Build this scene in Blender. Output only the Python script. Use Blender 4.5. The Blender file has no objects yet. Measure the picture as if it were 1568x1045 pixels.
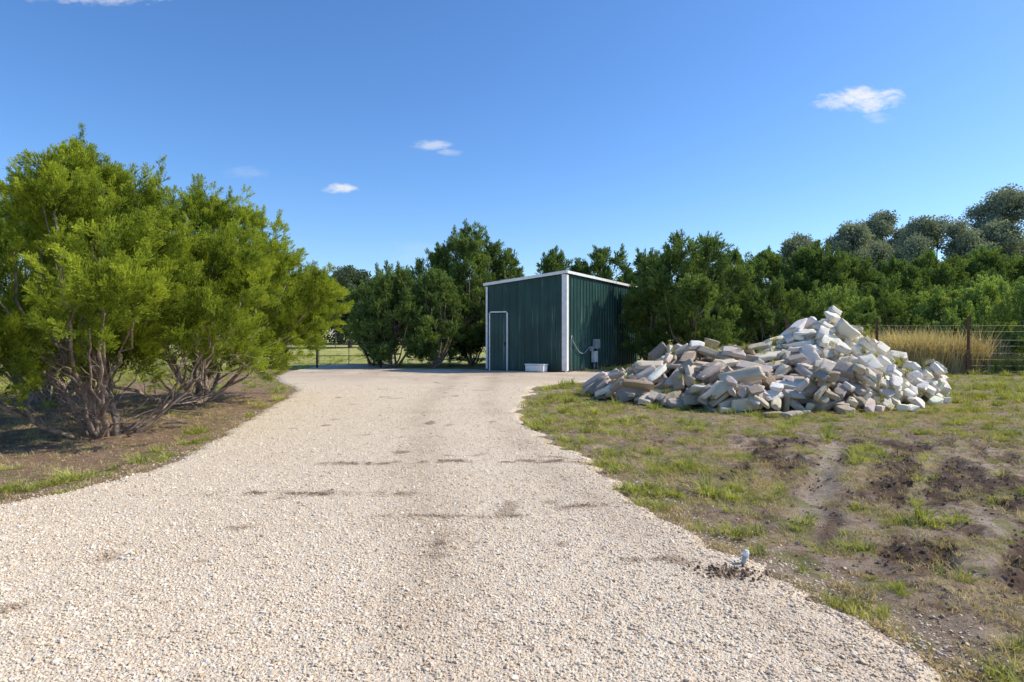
import bpy, math, numpy as np, bmesh
from mathutils import Vector, Matrix
rng=np.random.default_rng(7)
S=bpy.context.scene
SUN_AZ=math.radians(80); SUN_EL=math.radians(40)
# ---------------------------------------------------------------- noise
def _h(ix,iy,s):
    n=(ix.astype(np.int64)*374761393+iy.astype(np.int64)*668265263+s*974634777)&0xffffffff
    n=((n^(n>>13))*1274126177)&0xffffffff
    n=n^(n>>16)
    return (n&0xffff)/65535.0
def vn(x,y,s=0):
    x=np.asarray(x,float);y=np.asarray(y,float)
    ix=np.floor(x);iy=np.floor(y);fx=x-ix;fy=y-iy
    fx=fx*fx*(3-2*fx);fy=fy*fy*(3-2*fy)
    a=_h(ix,iy,s);b=_h(ix+1,iy,s);c=_h(ix,iy+1,s);d=_h(ix+1,iy+1,s)
    return (a*(1-fx)+b*fx)*(1-fy)+(c*(1-fx)+d*fx)*fy
def fbm(x,y,s=0,o=4):
    t=0;a=.5;w=0
    x=np.asarray(x,float);y=np.asarray(y,float)
    for i in range(o):
        t=t+a*vn(x,y,s+i*17);w+=a;a*=.5;x,y=(x*1.62-y*1.22+5.1),(x*1.22+y*1.62+1.7)
    return t/w
def sm(e0,e1,x):
    t=np.clip((x-e0)/(e1-e0),0,1);return t*t*(3-2*t)
# ---------------------------------------------------------------- layout
YL=np.array([-6,2.4,3.2,4.0,4.93,5.4,5.94,7.28,9.39,11.3,13.2,14.7,16.5,18.2,20,22.3,24,27,40])
XL=np.array([-12,-10.5,-8.5,-5.9,-4.1,-3.78,-3.62,-3.66,-4.05,-4.4,-4.74,-5.05,-5.9,-6.8,-7.5,-8.0,-8.0,-8.0,-8.0])
YR=np.array([-6,2.5,3.18,3.83,4.6,5.56,6.6,7.7,8.9,10.1,12,14,16,17.3,18.6,20,21.6,22.4,23.2,23.8,24.4,27,40])
XR=np.array([2.4,1.68,1.54,1.36,1.17,.97,.74,.52,.28,.17,.2,.3,.6,1.7,3.0,3.9,4.3,2.5,-.6,-3,-4.9,-5.0,-5.0])
def xl(y): 
    return np.interp(y,YL,XL)+.20*(fbm(y*1.7,y*0+3,5)-.5)+.22*(fbm(y*7,y*0+9,6)-.5)
def xr(y): 
    return np.interp(y,YR,XR)+.36*(fbm(y*1.5,y*0+4,8)-.5)+.32*(fbm(y*6,y*0+2,9)-.5)
def drive_in(x,y):
    return np.minimum(x-xl(y),xr(y)-x)
def low(x,y):
    return .10*(fbm(x/7,y/7,31,3)-.5)*sm(0,6,np.abs(y)+np.abs(x)*.5)
def mudmask(x,y):
    m=1.1*np.exp(-(((x-2.9)/1.4)**2+((y-7.3)/.9)**2))+1.2*np.exp(-(((x-3.6)/1.4)**2+((y-5.8)/.9)**2))+.9*np.exp(-(((x-5.6)/2.6)**2+((y-6.6)/1.6)**2))+.7*np.exp(-(((x-2.6)/.7)**2+((y-4.2)/.5)**2))+.9*np.exp(-(((x-3.1)/.8)**2+((y-3.6)/.6)**2))
    a=x*.8-y*.6;b=x*.6+y*.8
    st=fbm(a*4.6,b*.9,78,4)
    m=m*sm(.41,.60,.40*fbm(x*1.8,y*1.8,77,4)+.60*st)*1.5
    return np.clip(m,0,1)
def grassmask(x,y):
    x=np.asarray(x,float);y=np.asarray(y,float)
    n=fbm(x*1.1,y*1.1,14,4)*.28+fbm(x*4.0,y*4.0,12,3)*.72
    di=drive_in(x,y)
    right=x>(xl(y)+xr(y))*.5
    base=np.where(right,.483,.40)
    base=base+np.where(right,.08*np.exp(-((-di-.7)/.6)**2)*sm(3,5,y),.17*np.exp(-((-di-.35)/.33)**2))
    base=base+np.where(right,.07*sm(7.5,9.5,y),0)
    base=base-np.where(right,.05*sm(3.6,5.5,x)*sm(9,6.5,y),0)
    base=base-.16*mudmask(x,y)
    for (cx,cy,r) in ((-5.9,8.3,2.1),(-6.6,12.2,2.2)):
        base=base-.28*np.exp(-(((x-cx)/r)**2+((y-cy)/(r*.75))**2))
    base=base+.35*sm(23.5,25,y)+np.where(right,.06*sm(15,18,y),0)
    base=base+.30*sm(-8.5,-12,x)*sm(12,16,y)
    g=sm(.44,.55,n+base-.5+.0)
    return g*sm(.02,-.10,di)
def pathmask(x,y):
    ax,ay,bx,by=4.15,8.0,2.15,4.6
    t=np.clip(((x-ax)*(bx-ax)+(y-ay)*(by-ay))/((bx-ax)**2+(by-ay)**2),0,1)
    d=np.hypot(x-(ax+t*(bx-ax)),y-(ay+t*(by-ay)))
    d=d+.12*(fbm(x*2.5,y*2.5,41)-.5)
    return sm(.17,.05,d)
def hgt(x,y):
    out=sm(0,-.3,drive_in(x,y))
    near=sm(60,20,np.abs(y))
    m=mudmask(x,y)
    h=low(x,y)+out*near*(.05*(fbm(x*1.3,y*1.3,51)-.45)+.06*(fbm(x*4.3,y*4.3,52)-.5)+ m*(.17*(fbm(x*5,y*5,53,4)-.5)-.03))
    rut=np.sin((x*.8-y*.55)*7.5)*.035*sm(2.2,3.2,x)*sm(9,7.5,y)*fbm(x*.8,y*.8,54)
    return h+rut*out-.03*pathmask(x,y)*out
# ---------------------------------------------------------------- helpers
def link(o,parent=None):
    S.collection.objects.link(o)
    if parent is not None: o.parent=parent
    return o
def mesh_np(name,V,F,mat=None,smooth=False):
    V=np.asarray(V,np.float32).reshape(-1,3);F=np.asarray(F,np.int32)
    me=bpy.data.meshes.new(name)
    k=F.shape[1]
    me.vertices.add(len(V));me.vertices.foreach_set('co',V.ravel())
    me.loops.add(F.size);me.loops.foreach_set('vertex_index',F.ravel())
    me.polygons.add(len(F));me.polygons.foreach_set('loop_start',np.arange(0,F.size,k,dtype=np.int32))
    me.update(calc_edges=True);me.validate()
    if smooth: me.polygons.foreach_set('use_smooth',np.ones(len(me.polygons),bool))
    if mat: me.materials.append(mat)
    return me
def fattr(me,name,arr,typ='FLOAT'):
    a=me.attributes.new(name,typ,'POINT')
    if typ=='FLOAT': a.data.foreach_set('value',np.asarray(arr,np.float32).ravel())
    elif typ=='INT': a.data.foreach_set('value',np.asarray(arr,np.int32).ravel())
    elif typ=='FLOAT_VECTOR': a.data.foreach_set('vector',np.asarray(arr,np.float32).ravel())
    elif typ=='FLOAT_COLOR': a.data.foreach_set('color',np.asarray(arr,np.float32).ravel())
class MB:
    def __init__(s): s.V=[];s.F=[];s.n=0
    def add(s,V,F):
        V=np.asarray(V,float);s.V.append(V);s.F+= [tuple(int(i)+s.n for i in f) for f in F];s.n+=len(V)
    def box(s,c,d,M=None):
        x,y,z=[k/2 for k in d]
        V=np.array([[-x,-y,-z],[x,-y,-z],[x,y,-z],[-x,y,-z],[-x,-y,z],[x,-y,z],[x,y,z],[-x,y,z]])
        if M is not None: V=V@np.array(M).T
        V=V+np.array(c);s.add(V,[(0,3,2,1),(4,5,6,7),(0,1,5,4),(1,2,6,5),(2,3,7,6),(3,0,4,7)])
    def tube(s,P,R,n=6):
        P=np.asarray(P,float);R=np.broadcast_to(np.asarray(R,float),(len(P),))
        T=np.gradient(P,axis=0);T/=np.linalg.norm(T,axis=1)[:,None]+1e-9
        up=np.array([0.,0,1]) if abs(T[0][2])<.9 else np.array([1.,0,0])
        A=np.cross(T,up);A/=np.linalg.norm(A,axis=1)[:,None]+1e-9;B=np.cross(T,A)
        an=np.arange(n)/n*2*np.pi
        V=(P[:,None]+R[:,None,None]*(np.cos(an)[None,:,None]*A[:,None]+np.sin(an)[None,:,None]*B[:,None])).reshape(-1,3)
        F=[]
        for i in range(len(P)-1):
            for j in range(n):
                F.append((i*n+j,i*n+(j+1)%n,(i+1)*n+(j+1)%n,(i+1)*n+j))
        F.append(tuple(range(n-1,-1,-1)));F.append(tuple((len(P)-1)*n+j for j in range(n)))
        s.add(V,F)
    def obj(s,name,mat,parent=None,smooth=False,bevel=0):
        me=bpy.data.meshes.new(name);me.from_pydata(np.concatenate(s.V).tolist(),[],s.F);me.update()
        if smooth: me.polygons.foreach_set('use_smooth',np.ones(len(me.polygons),bool))
        if mat: me.materials.append(mat)
        o=link(bpy.data.objects.new(name,me),parent)
        if bevel:
            b=o.modifiers.new('b','BEVEL');b.width=bevel;b.segments=2
        return o
def empty(name,loc=(0,0,0)):
    o=bpy.data.objects.new(name,None);o.location=loc;o.empty_display_size=.2;return link(o)
# ---------------------------------------------------------------- node helpers
class NT:
    def __init__(s,nt): s.nt=nt;s.N=nt.nodes;s.L=nt.links
    def n(s,t,**k):
        nd=s.N.new(t)
        for a,b in k.items(): setattr(nd,a,b)
        return nd
    def set(s,sock,v):
        if isinstance(v,bpy.types.NodeSocket): s.L.new(v,sock)
        else: sock.default_value=v
    def math(s,op,a,b=0,c=None,clamp=False):
        m=s.n('ShaderNodeMath',operation=op,use_clamp=clamp);s.set(m.inputs[0],a);s.set(m.inputs[1],b)
        if c is not None: s.set(m.inputs[2],c)
        return m.outputs[0]
    def mix(s,f,a,b,bt='MIX'):
        m=s.n('ShaderNodeMix',data_type='RGBA',blend_type=bt);s.set(m.inputs[0],f)
        for i,v in ((6,a),(7,b)):
            if isinstance(v,tuple) and len(v)==3: v=(*v,1)
            s.set(m.inputs[i],v)
        return m.outputs[2]
    def noise(s,vec,sc,det=4,rough=.55,dist=0):
        m=s.n('ShaderNodeTexNoise');s.L.new(vec,m.inputs['Vector']);m.inputs['Scale'].default_value=sc;m.inputs['Detail'].default_value=det;m.inputs['Roughness'].default_value=rough;m.inputs['Distortion'].default_value=dist
        return m.outputs[0]
    def vor(s,vec,sc,feat='F1',out=0,rnd=1):
        m=s.n('ShaderNodeTexVoronoi',feature=feat);s.L.new(vec,m.inputs['Vector']);m.inputs['Scale'].default_value=sc;m.inputs['Randomness'].default_value=rnd
        return m.outputs[out]
    def mr(s,v,a,b,c=0,d=1,smooth=True):
        m=s.n('ShaderNodeMapRange',interpolation_type='SMOOTHSTEP' if smooth else 'LINEAR');s.set(m.inputs[0],v)
        for i,k in enumerate((a,b,c,d)): s.set(m.inputs[i+1],k)
        return m.outputs[0]
    def ramp(s,v,stops,interp='LINEAR'):
        m=s.n('ShaderNodeValToRGB');m.color_ramp.interpolation=interp;e=m.color_ramp.elements
        while len(e)<len(stops): e.new(.5)
        for i,(p,c) in enumerate(stops): e[i].position=p;e[i].color=(*c,1)
        s.set(m.inputs[0],v);return m.outputs[0]
    def attr(s,name,typ='GEOMETRY',out=2):
        m=s.n('ShaderNodeAttribute',attribute_name=name,attribute_type=typ);return m.outputs[out]
    def bump(s,h,dist=.01,st=1,nrm=None):
        m=s.n('ShaderNodeBump');s.set(m.inputs['Height'],h);m.inputs['Distance'].default_value=dist;m.inputs['Strength'].default_value=st
        if nrm: s.L.new(nrm,m.inputs['Normal'])
        return m.outputs[0]
def newmat(name):
    m=bpy.data.materials.new(name);m.use_nodes=True;t=NT(m.node_tree)
    p=t.N['Principled BSDF'];return m,t,p
def world_pos(t): return t.n('ShaderNodeNewGeometry').outputs['Position']
def objc(t): return t.n('ShaderNodeTexCoord').outputs['Object']
def simple(name,col,rough=.6,metal=0,var=.15,sc=6,bumpd=0):
    m,t,p=newmat(name);v=objc(t);n=t.noise(v,sc,5)
    c=t.mix(t.mr(n,.3,.7),tuple(k*(1-var) for k in col),tuple(min(1,k*(1+var)) for k in col))
    t.L.new(c,p.inputs['Base Color']);p.inputs['Roughness'].default_value=rough;p.inputs['Metallic'].default_value=metal
    if bumpd: t.L.new(t.bump(t.noise(v,sc*6,5),bumpd),p.inputs['Normal'])
    return m
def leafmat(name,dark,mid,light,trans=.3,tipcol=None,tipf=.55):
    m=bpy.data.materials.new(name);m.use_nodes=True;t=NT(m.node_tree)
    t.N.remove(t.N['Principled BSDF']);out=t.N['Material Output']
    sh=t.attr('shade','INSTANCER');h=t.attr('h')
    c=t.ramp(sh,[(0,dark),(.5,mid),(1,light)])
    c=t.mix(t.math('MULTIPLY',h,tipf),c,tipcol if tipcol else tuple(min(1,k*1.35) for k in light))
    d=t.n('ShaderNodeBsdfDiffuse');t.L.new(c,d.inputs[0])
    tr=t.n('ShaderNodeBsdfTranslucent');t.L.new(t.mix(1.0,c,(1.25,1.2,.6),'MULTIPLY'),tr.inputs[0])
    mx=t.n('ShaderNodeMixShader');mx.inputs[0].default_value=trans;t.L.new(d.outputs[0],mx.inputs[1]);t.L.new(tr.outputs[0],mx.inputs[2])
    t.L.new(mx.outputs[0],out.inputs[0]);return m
# ---------------------------------------------------------------- scatter
def scatter(name,P,rot,scl,shade,templates,parent=None,idx=None,seed=0):
    n=len(P);me=bpy.data.meshes.new(name);me.vertices.add(n)
    me.vertices.foreach_set('co',np.asarray(P,np.float32).ravel());me.update()
    fattr(me,'rot',rot,'FLOAT_VECTOR')
    scl=np.asarray(scl,float)
    if scl.ndim==1: scl=np.repeat(scl[:,None],3,1)
    fattr(me,'scl',scl,'FLOAT_VECTOR');fattr(me,'shade',np.clip(shade,0,1))
    r=np.random.default_rng(seed+5)
    if idx is None: idx=r.integers(0,len(templates),n)
    fattr(me,'idx',idx,'INT')
    o=link(bpy.data.objects.new(name,me),parent)
    ng=bpy.data.node_groups.new(name+'_gn','GeometryNodeTree')
    ng.interface.new_socket('Geometry',in_out='INPUT',socket_type='NodeSocketGeometry')
    ng.interface.new_socket('Geometry',in_out='OUTPUT',socket_type='NodeSocketGeometry')
    N=ng.nodes;L=ng.links
    gi=N.new('NodeGroupInput');go=N.new('NodeGroupOutput');j=N.new('GeometryNodeJoinGeometry')
    def na(nm,ty):
        a=N.new('GeometryNodeInputNamedAttribute');a.data_type=ty;a.inputs[0].default_value=nm
        return [s for s in a.outputs if s.enabled][0]
    R=na('rot','FLOAT_VECTOR');Sc=na('scl','FLOAT_VECTOR');I=na('idx','INT')
    for k,tp in enumerate(templates):
        oi=N.new('GeometryNodeObjectInfo');oi.inputs[0].default_value=tp;oi.inputs['As Instance'].default_value=True
        c=N.new('FunctionNodeCompare');c.data_type='INT';c.operation='EQUAL'
        ins=[s for s in c.inputs if s.enabled];L.new(I,ins[0]);ins[1].default_value=k
        ip=N.new('GeometryNodeInstanceOnPoints');L.new(gi.outputs[0],ip.inputs['Points']);L.new(c.outputs[0],ip.inputs['Selection'])
        L.new(oi.outputs['Geometry'],ip.inputs['Instance']);L.new(R,ip.inputs['Rotation']);L.new(Sc,ip.inputs['Scale'])
        L.new(ip.outputs[0],j.inputs[0])
    L.new(j.outputs[0],go.inputs[0])
    md=o.modifiers.new('inst','NODES');md.node_group=ng
    return o
def rots(D,r):
    D=D/np.linalg.norm(D,axis=1)[:,None]
    a=r.normal(size=D.shape);X=a-(a*D).sum(1)[:,None]*D;X/=np.linalg.norm(X,axis=1)[:,None];Y=np.cross(D,X)
    ax=np.arctan2(Y[:,2],D[:,2]);by=-np.arcsin(np.clip(X[:,2],-1,1));cz=np.arctan2(X[:,1],X[:,0])
    return np.stack([ax,by,cz],1)
def unit(r,n):
    d=r.normal(size=(n,3));return d/np.linalg.norm(d,axis=1)[:,None]
def diamonds(P,D,L,W,r):
    D=D/np.linalg.norm(D,axis=1)[:,None];a=unit(r,len(P));X=np.cross(D,a);X/=np.linalg.norm(X,axis=1)[:,None]+1e-9
    L=np.broadcast_to(L,(len(P),))[:,None];W=np.broadcast_to(W,(len(P),))[:,None]
    V=np.stack([P,P+D*L*.45+X*W*.5,P+D*L,P+D*L*.45-X*W*.5],1).reshape(-1,3)
    F=np.arange(len(P)*4).reshape(-1,4);return V,F
def template(name,V,F,mat,h=None,smooth=False):
    me=mesh_np(name,V,F,mat,smooth)
    if h is not None: fattr(me,'h',h)
    return bpy.data.objects.new(name,me)
def plume(seed,mat,nsub=16,nleaf=12,ll=.045,lw=.013,L=.34,spread=1.0,fat=1.0):
    r=np.random.default_rng(seed);P=[];D=[];Hh=[]
    bend=r.normal(0,.06,2)
    for i in range(nsub):
        t=(i+r.random())/nsub;z=L*(.05+.8*t);base=np.array([bend[0]*t*t,bend[1]*t*t,z])
        a=r.random()*6.28;ang=math.radians(r.uniform(25,58))*(1-.55*t)*spread
        d=np.array([math.cos(a)*math.sin(ang),math.sin(a)*math.sin(ang),math.cos(ang)])
        ln=L*(.50*(1-t)**.6+.12)*fat
        for k in range(nleaf):
            u=(k+r.random())/nleaf
            q=base+d*ln*u+np.array([0,0,.25*ln*u*u])+r.normal(0,.005,3)
            P.append(q);D.append(d+r.normal(0,.38,3)+np.array([0,0,.35]));Hh.append(.3*t+.7*u)
    P=np.array(P);D=np.array(D);V,F=diamonds(P,D,ll*r.uniform(.7,1.3,len(P)),lw*r.uniform(.7,1.3,len(P)),r)
    return template('plume',V,F,mat,np.repeat(np.array(Hh),4)*r.uniform(.5,1,len(P)).repeat(4))
def leafclump(seed,mat,n=110,R=.35,ll=.09,lw=.05):
    r=np.random.default_rng(seed);P=unit(r,n)*(r.random((n,1))**.45)*R*np.array([1,1,.8]);D=unit(r,n)+P/R*.6
    V,F=diamonds(P,D,ll*r.uniform(.7,1.3,n),lw*r.uniform(.7,1.3,n),r)
    return template('leaf_clump',V,F,mat,(r.random(n)**2).repeat(4))
# ---------------------------------------------------------------- tree builder
bark=simple('juniper_bark',(.36,.27,.21),.9,0,.45,14,.02)
barkoak=simple('oak_bark',(.10,.085,.07),.9,0,.3,10,.02)
PROF_J=([0,.12,.35,.65,.85,1],[.78,.97,1.0,.90,.70,.38])
PROF_V=([0,.12,.45,.7,.88,1],[.84,1.0,1.0,.86,.62,.30])
PROF_O=([0,.2,.5,.8,1],[.45,.85,1,.8,.3])
def tree(name,x,y,H,R,zb,n,seed,tmpl,ps=1.0,prof=PROF_J,K=26,barkm=None,limbs=9,stemr=.06,oak=False,twigs=0,off=(0,0),bias=0,flare=.35,cl=9,cluster=.5,spire=1.0):
    r=np.random.default_rng(seed);z0=float(hgt(np.array([x]),np.array([y]))[0])
    tip=.30*ps
    Ht=H-tip*1.1;lr0=.27*R if not oak else .26*R
    f=(np.arange(K)+r.random(K))/K;f=f**.9
    a=(np.arange(K)*2.399963+r.random()*6+r.normal(0,.3,K))
    pr=np.interp(f,prof[0],prof[1])*R*r.uniform(.80,1.12,K)
    lr=lr0*r.uniform(.7,1.3,K)*(1-.35*f)
    rad=np.maximum(pr-lr*1.0,0)*np.where(r.random(K)<.25,r.uniform(.1,.6,K),1)
    C=np.stack([x+off[0]*(.3+.7*f)+rad*np.cos(a),y+off[1]+rad*np.sin(a),z0+zb+lr*.7+f*(Ht-zb-lr*1.5)],1)
    lsh=r.normal(0,.10,K)
    w=lr**2;w/=w.sum()
    def field(m):
        li=r.choice(K,m,p=w);d=unit(r,m);d[:,2]=np.where(d[:,2]<-.35,-d[:,2]*.5,d[:,2])
        u=r.uniform(.35,1.10,m)**.6
        P=C[li]+d*(lr[li]*u)[:,None]*np.array([1,1,1.2])
        o=P-np.array([x,y,0]);o[:,2]=0;ro=np.linalg.norm(o,axis=1);o/=ro[:,None]+1e-6
        return li,d,u,P,o,ro
    if oak:
        li,d,u,P,o,ro=field(n);D=unit(r,n);sc=ps*r.uniform(.7,1.25,n)
        sh=.38+.35*(u-.5)+lsh[li]+r.normal(0,.12,n)+.2*(P[:,2]-z0)/H+bias  # inner clumps get darker colour, painting in the crown's own shade
    else:
        m=max(n//cl,10);li,d,u,Q,o,ro=field(m)
        A=.75*d+.6*o*sm(0,R*.6,ro)[:,None]+np.array([0,0,.72])+r.normal(0,.28,(m,3));A/=np.linalg.norm(A,axis=1)[:,None]
        ssh=r.normal(0,.12,m);sl=ps*cluster*r.uniform(.6,1.25,m)
        k=np.repeat(np.arange(m),cl);nn=len(k);tt=r.random(nn)
        perp=unit(r,nn);perp-= (perp*A[k]).sum(1)[:,None]*A[k]
        wdt=(sl[k]*.36*(1-tt**1.8)+.015)
        P=Q[k]+A[k]*((tt-.55)*sl[k])[:,None]+perp*wdt[:,None]
        D=A[k]+perp*(.70*(1-tt*.6))[:,None]+np.array([0,0,.28])+r.normal(0,.16,(nn,3))
        sc=ps*r.uniform(.55,.95,nn)*(1-.25*tt)
        sh=.02+.58*tt+.36*(u[k]-.5)+lsh[li[k]]+ssh[k]+r.normal(0,.08,nn)+.12*(P[:,2]-z0)/H+bias  # crown shade painted by tone: dark inside, bright at spray tips
        PS=[];DS=[];SS=[];HS=[]
        for kk in range(K):
            if f[kk]<.3: continue
            for q in range(r.integers(1,4)):
                dd=unit(r,1)[0];dd[2]=abs(dd[2])+.4;dd/=np.linalg.norm(dd)
                b=C[kk]+dd*lr[kk]*.9;ax=np.array([dd[0]*.3,dd[1]*.3,1]);L=ps*r.uniform(.12,.55)*(.6+.6*f[kk])*spire
                mm=int(5+L*11)
                for s in range(mm):
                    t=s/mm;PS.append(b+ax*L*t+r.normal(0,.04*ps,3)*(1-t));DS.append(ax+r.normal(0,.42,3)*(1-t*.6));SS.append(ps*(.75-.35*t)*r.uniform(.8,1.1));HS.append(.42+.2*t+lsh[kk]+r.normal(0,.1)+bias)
        P=np.concatenate([P,PS]);D=np.concatenate([D,DS]);sc=np.concatenate([sc,SS]);sh=np.concatenate([sh,HS])
    keep=P[:,2]>z0+.06;P=P[keep];D=D[keep];sc=sc[keep];sh=sh[keep]
    if not oak: P=P-D/np.linalg.norm(D,axis=1)[:,None]*.10*ps
    mb=MB();lims=[]
    order=np.argsort(r.random(K));main=order[:limbs]
    def curve(a,b,out,m=9,wig=.04):
        a=np.array(a);b=np.array(b);t=np.linspace(0,1,m)[:,None]
        mid=a*.5+b*.5+np.array([(b-a)[0]*out,(b-a)[1]*out,-abs((b-a)[2])*.10])
        Pq=(1-t)**2*a+2*t*(1-t)*mid+t*t*b
        Pq[1:-1]+=r.normal(0,wig,(m-2,3));return Pq
    base=np.array([x,y,z0-.12])
    if oak:
        mb.tube(curve(base,(x+r.normal(0,.2),y,z0+zb+.4),0,5,.03),np.linspace(stemr*1.3,stemr*.9,5),8);src=np.array([x,y,z0+zb])
    for k in main:
        b0=(base+np.array([r.normal(0,.07),r.normal(0,.07),0])) if not oak else src+r.normal(0,.05,3)
        tgt=C[k]
        if not oak: tgt=C[k]+np.array([0,0,max(0,.25*H-(C[k][2]-z0))])
        c=curve(b0,tgt,flare if not oak else .1,11,.026*R/2);R0=stemr*r.uniform(.6,1.1)
        mb.tube(c,np.interp(np.linspace(0,1,11),[0,.06,.5,1],[R0*1.35,R0,R0*.6,.012]),7);lims.append(c)
    for k in order[limbs:]:
        best=min(lims,key=lambda c:np.linalg.norm(c[5]-C[k]));j=r.integers(2,6)
        c=curve(best[j],C[k],.1,8,.03);mb.tube(c,np.linspace(stemr*.42,.008,8),5)
    for q in range(twigs):
        c0=lims[r.integers(len(lims))];j=r.integers(1,8);st=c0[j]
        dd=unit(r,1)[0];oo=st-base;oo[2]=0;oo/=np.linalg.norm(oo)+.01
        dd=dd*.8+oo*.4+np.array([0,0,.7]);dd/=np.linalg.norm(dd);L=r.uniform(.25,.8)
        c=curve(st,st+dd*L,.1,5,.02);mb.tube(c,np.linspace(.010,.003,5),4)
        for qq in range(3):
            s2=c[r.integers(1,4)];d2=dd+r.normal(0,.6,3);mb.tube(np.array([s2,s2+d2*L*.25,s2+d2*L*.45+np.array([0,0,.03])]),[.005,.004,.002],3)
    t=mb.obj(name,barkm or bark,None,True)
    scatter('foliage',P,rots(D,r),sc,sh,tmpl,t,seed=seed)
    return t
# ---------------------------------------------------------------- foliage materials
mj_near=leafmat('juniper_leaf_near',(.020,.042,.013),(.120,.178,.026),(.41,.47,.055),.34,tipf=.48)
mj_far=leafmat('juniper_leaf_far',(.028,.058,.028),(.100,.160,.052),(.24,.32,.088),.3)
mj_brt=leafmat('juniper_leaf_sunny',(.07,.115,.045),(.20,.29,.085),(.37,.46,.13),.34)  # lighter copy of the juniper leaf, sunlit look put into its colours
mo=leafmat('oak_leaf_hazed',(.09,.12,.095),(.20,.235,.175),(.35,.38,.265),.25)  # distance haze put into the paler, greyer leaf colours
mod=leafmat('oak_leaf_dark',(.035,.055,.037),(.08,.105,.065),(.14,.18,.10),.2)
T_near=[plume(s,mj_near,14,9,.050,.0135,.28,1.0,1.05) for s in (1,2,3,4)]
T_far=[plume(s,mj_far,8,7,.090,.034,.34,1.0,1.05) for s in (11,12,13)]
T_brt=[plume(s,mj_brt,8,7,.090,.034,.34,1.0,1.05) for s in (14,15,16)]
T_oak=[leafclump(s,mo,100,.5,.14,.085) for s in (21,22)]
T_oakd=[leafclump(s,mod,90,.5,.15,.09) for s in (23,24)]
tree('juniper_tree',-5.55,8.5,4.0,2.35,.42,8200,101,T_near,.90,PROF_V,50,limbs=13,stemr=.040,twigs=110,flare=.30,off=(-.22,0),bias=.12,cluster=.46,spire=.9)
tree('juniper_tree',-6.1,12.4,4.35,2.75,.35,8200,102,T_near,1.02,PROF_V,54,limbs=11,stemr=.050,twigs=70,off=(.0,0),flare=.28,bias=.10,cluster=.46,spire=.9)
tree('juniper_tree',-9.3,12.6,4.3,2.4,.4,2400,103,T_near,1.2,PROF_V,30,limbs=9,stemr=.06,flare=.3)
J=[(-4.75,25.3,4.3,1.65,.15,0,1),(-5.75,26.3,3.7,1.15,.15,0,1),(-1.75,27.3,6.15,2.2,.1,0,1),(-3.1,25.0,4.0,1.25,.05,.03,1),(-.5,28.6,5.4,1.7,.1,0,1),(-3.3,27.6,5.3,1.5,.1,0,1),
 (2.7,34.5,6.1,2.0,.3,0,1),(5.0,34,6.25,2.0,.3,0,1),(7.0,33,5.7,1.8,.3,0,1),
 (7.25,24.6,5.55,2.45,.15,.06,1),(5.75,26.0,4.6,1.25,.1,.0,1),(9.0,27.5,5.3,1.7,.1,0,1),
 (12.6,32,5.9,2.2,.2,0,1),(15.1,31,6.1,2.0,.2,0,1),(17.4,32.5,5.7,2.0,.2,0,1),(20.0,33,5.5,2.2,.2,0,1),
 (10.7,25.6,3.7,1.9,.05,.05,1),(13.3,26.2,3.6,1.8,.05,.0,2),(15.9,27.3,3.9,2.1,.05,.05,1),(18.1,26.6,3.3,1.8,.05,.05,2),(19.9,26.6,3.8,2.2,.05,.05,2),(21.6,28.5,4.4,2.2,.05,0,1),
 (19.3,22.9,3.5,2.1,.02,.08,2),(17.4,24.4,2.3,1.1,.02,.05,2),
 (23.5,35,6.2,2.5,.1,0,1),(27,36,6.6,2.6,.1,0,1),(30.5,37,6.4,2.8,.1,0,1)]
for i,(x,y,H,R,zb,b,k) in enumerate(J):
    n=int(470*R*R**.3*H/4)+270
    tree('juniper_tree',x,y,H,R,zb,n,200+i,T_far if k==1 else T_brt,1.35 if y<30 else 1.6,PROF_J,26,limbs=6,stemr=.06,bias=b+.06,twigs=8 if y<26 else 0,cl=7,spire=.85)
for i,(x,y,H,R) in enumerate([(33.5,50,10.9,4.2),(40.5,51,13.6,5.2),(36.5,62,13.6,4),(30.5,56,11.4,3.2),(26.5,58,10.6,3.0),(47,52,12.5,5),(37,48,10,3.6)]):
    tree('live_oak_tree',x,y,H,R,1.6,950,300+i,T_oak,1.3,PROF_O,34,barkoak,8,.2,oak=True,bias=.08-.06*(i%3))
for i,(x,y,H,R) in enumerate([(-20,62,7.6,4.2),(-15.5,60,7.9,3.6),(-26,60,8.0,4.5),(-11,64,7.6,3.6)]):
    tree('live_oak_tree',x,y,H,R,1.0,800,320+i,T_oakd,1.25,PROF_O,22,barkoak,8,.18,oak=True)
def treeline():
    r=np.random.default_rng(9);n=3800
    X=np.concatenate([r.uniform(-110,-4,n//2),r.uniform(-4,110,n-n//2)]);Y=85+r.uniform(-6,6,n)+.002*X**2
    top=5.6+3.2*fbm(X*.09,X*0,3)+1.6*fbm(X*.4,X*0+5,4)
    Z=r.random(n)**.8*top
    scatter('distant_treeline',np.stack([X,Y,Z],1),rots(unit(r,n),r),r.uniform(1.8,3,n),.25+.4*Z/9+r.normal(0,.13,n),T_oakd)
treeline()
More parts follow.
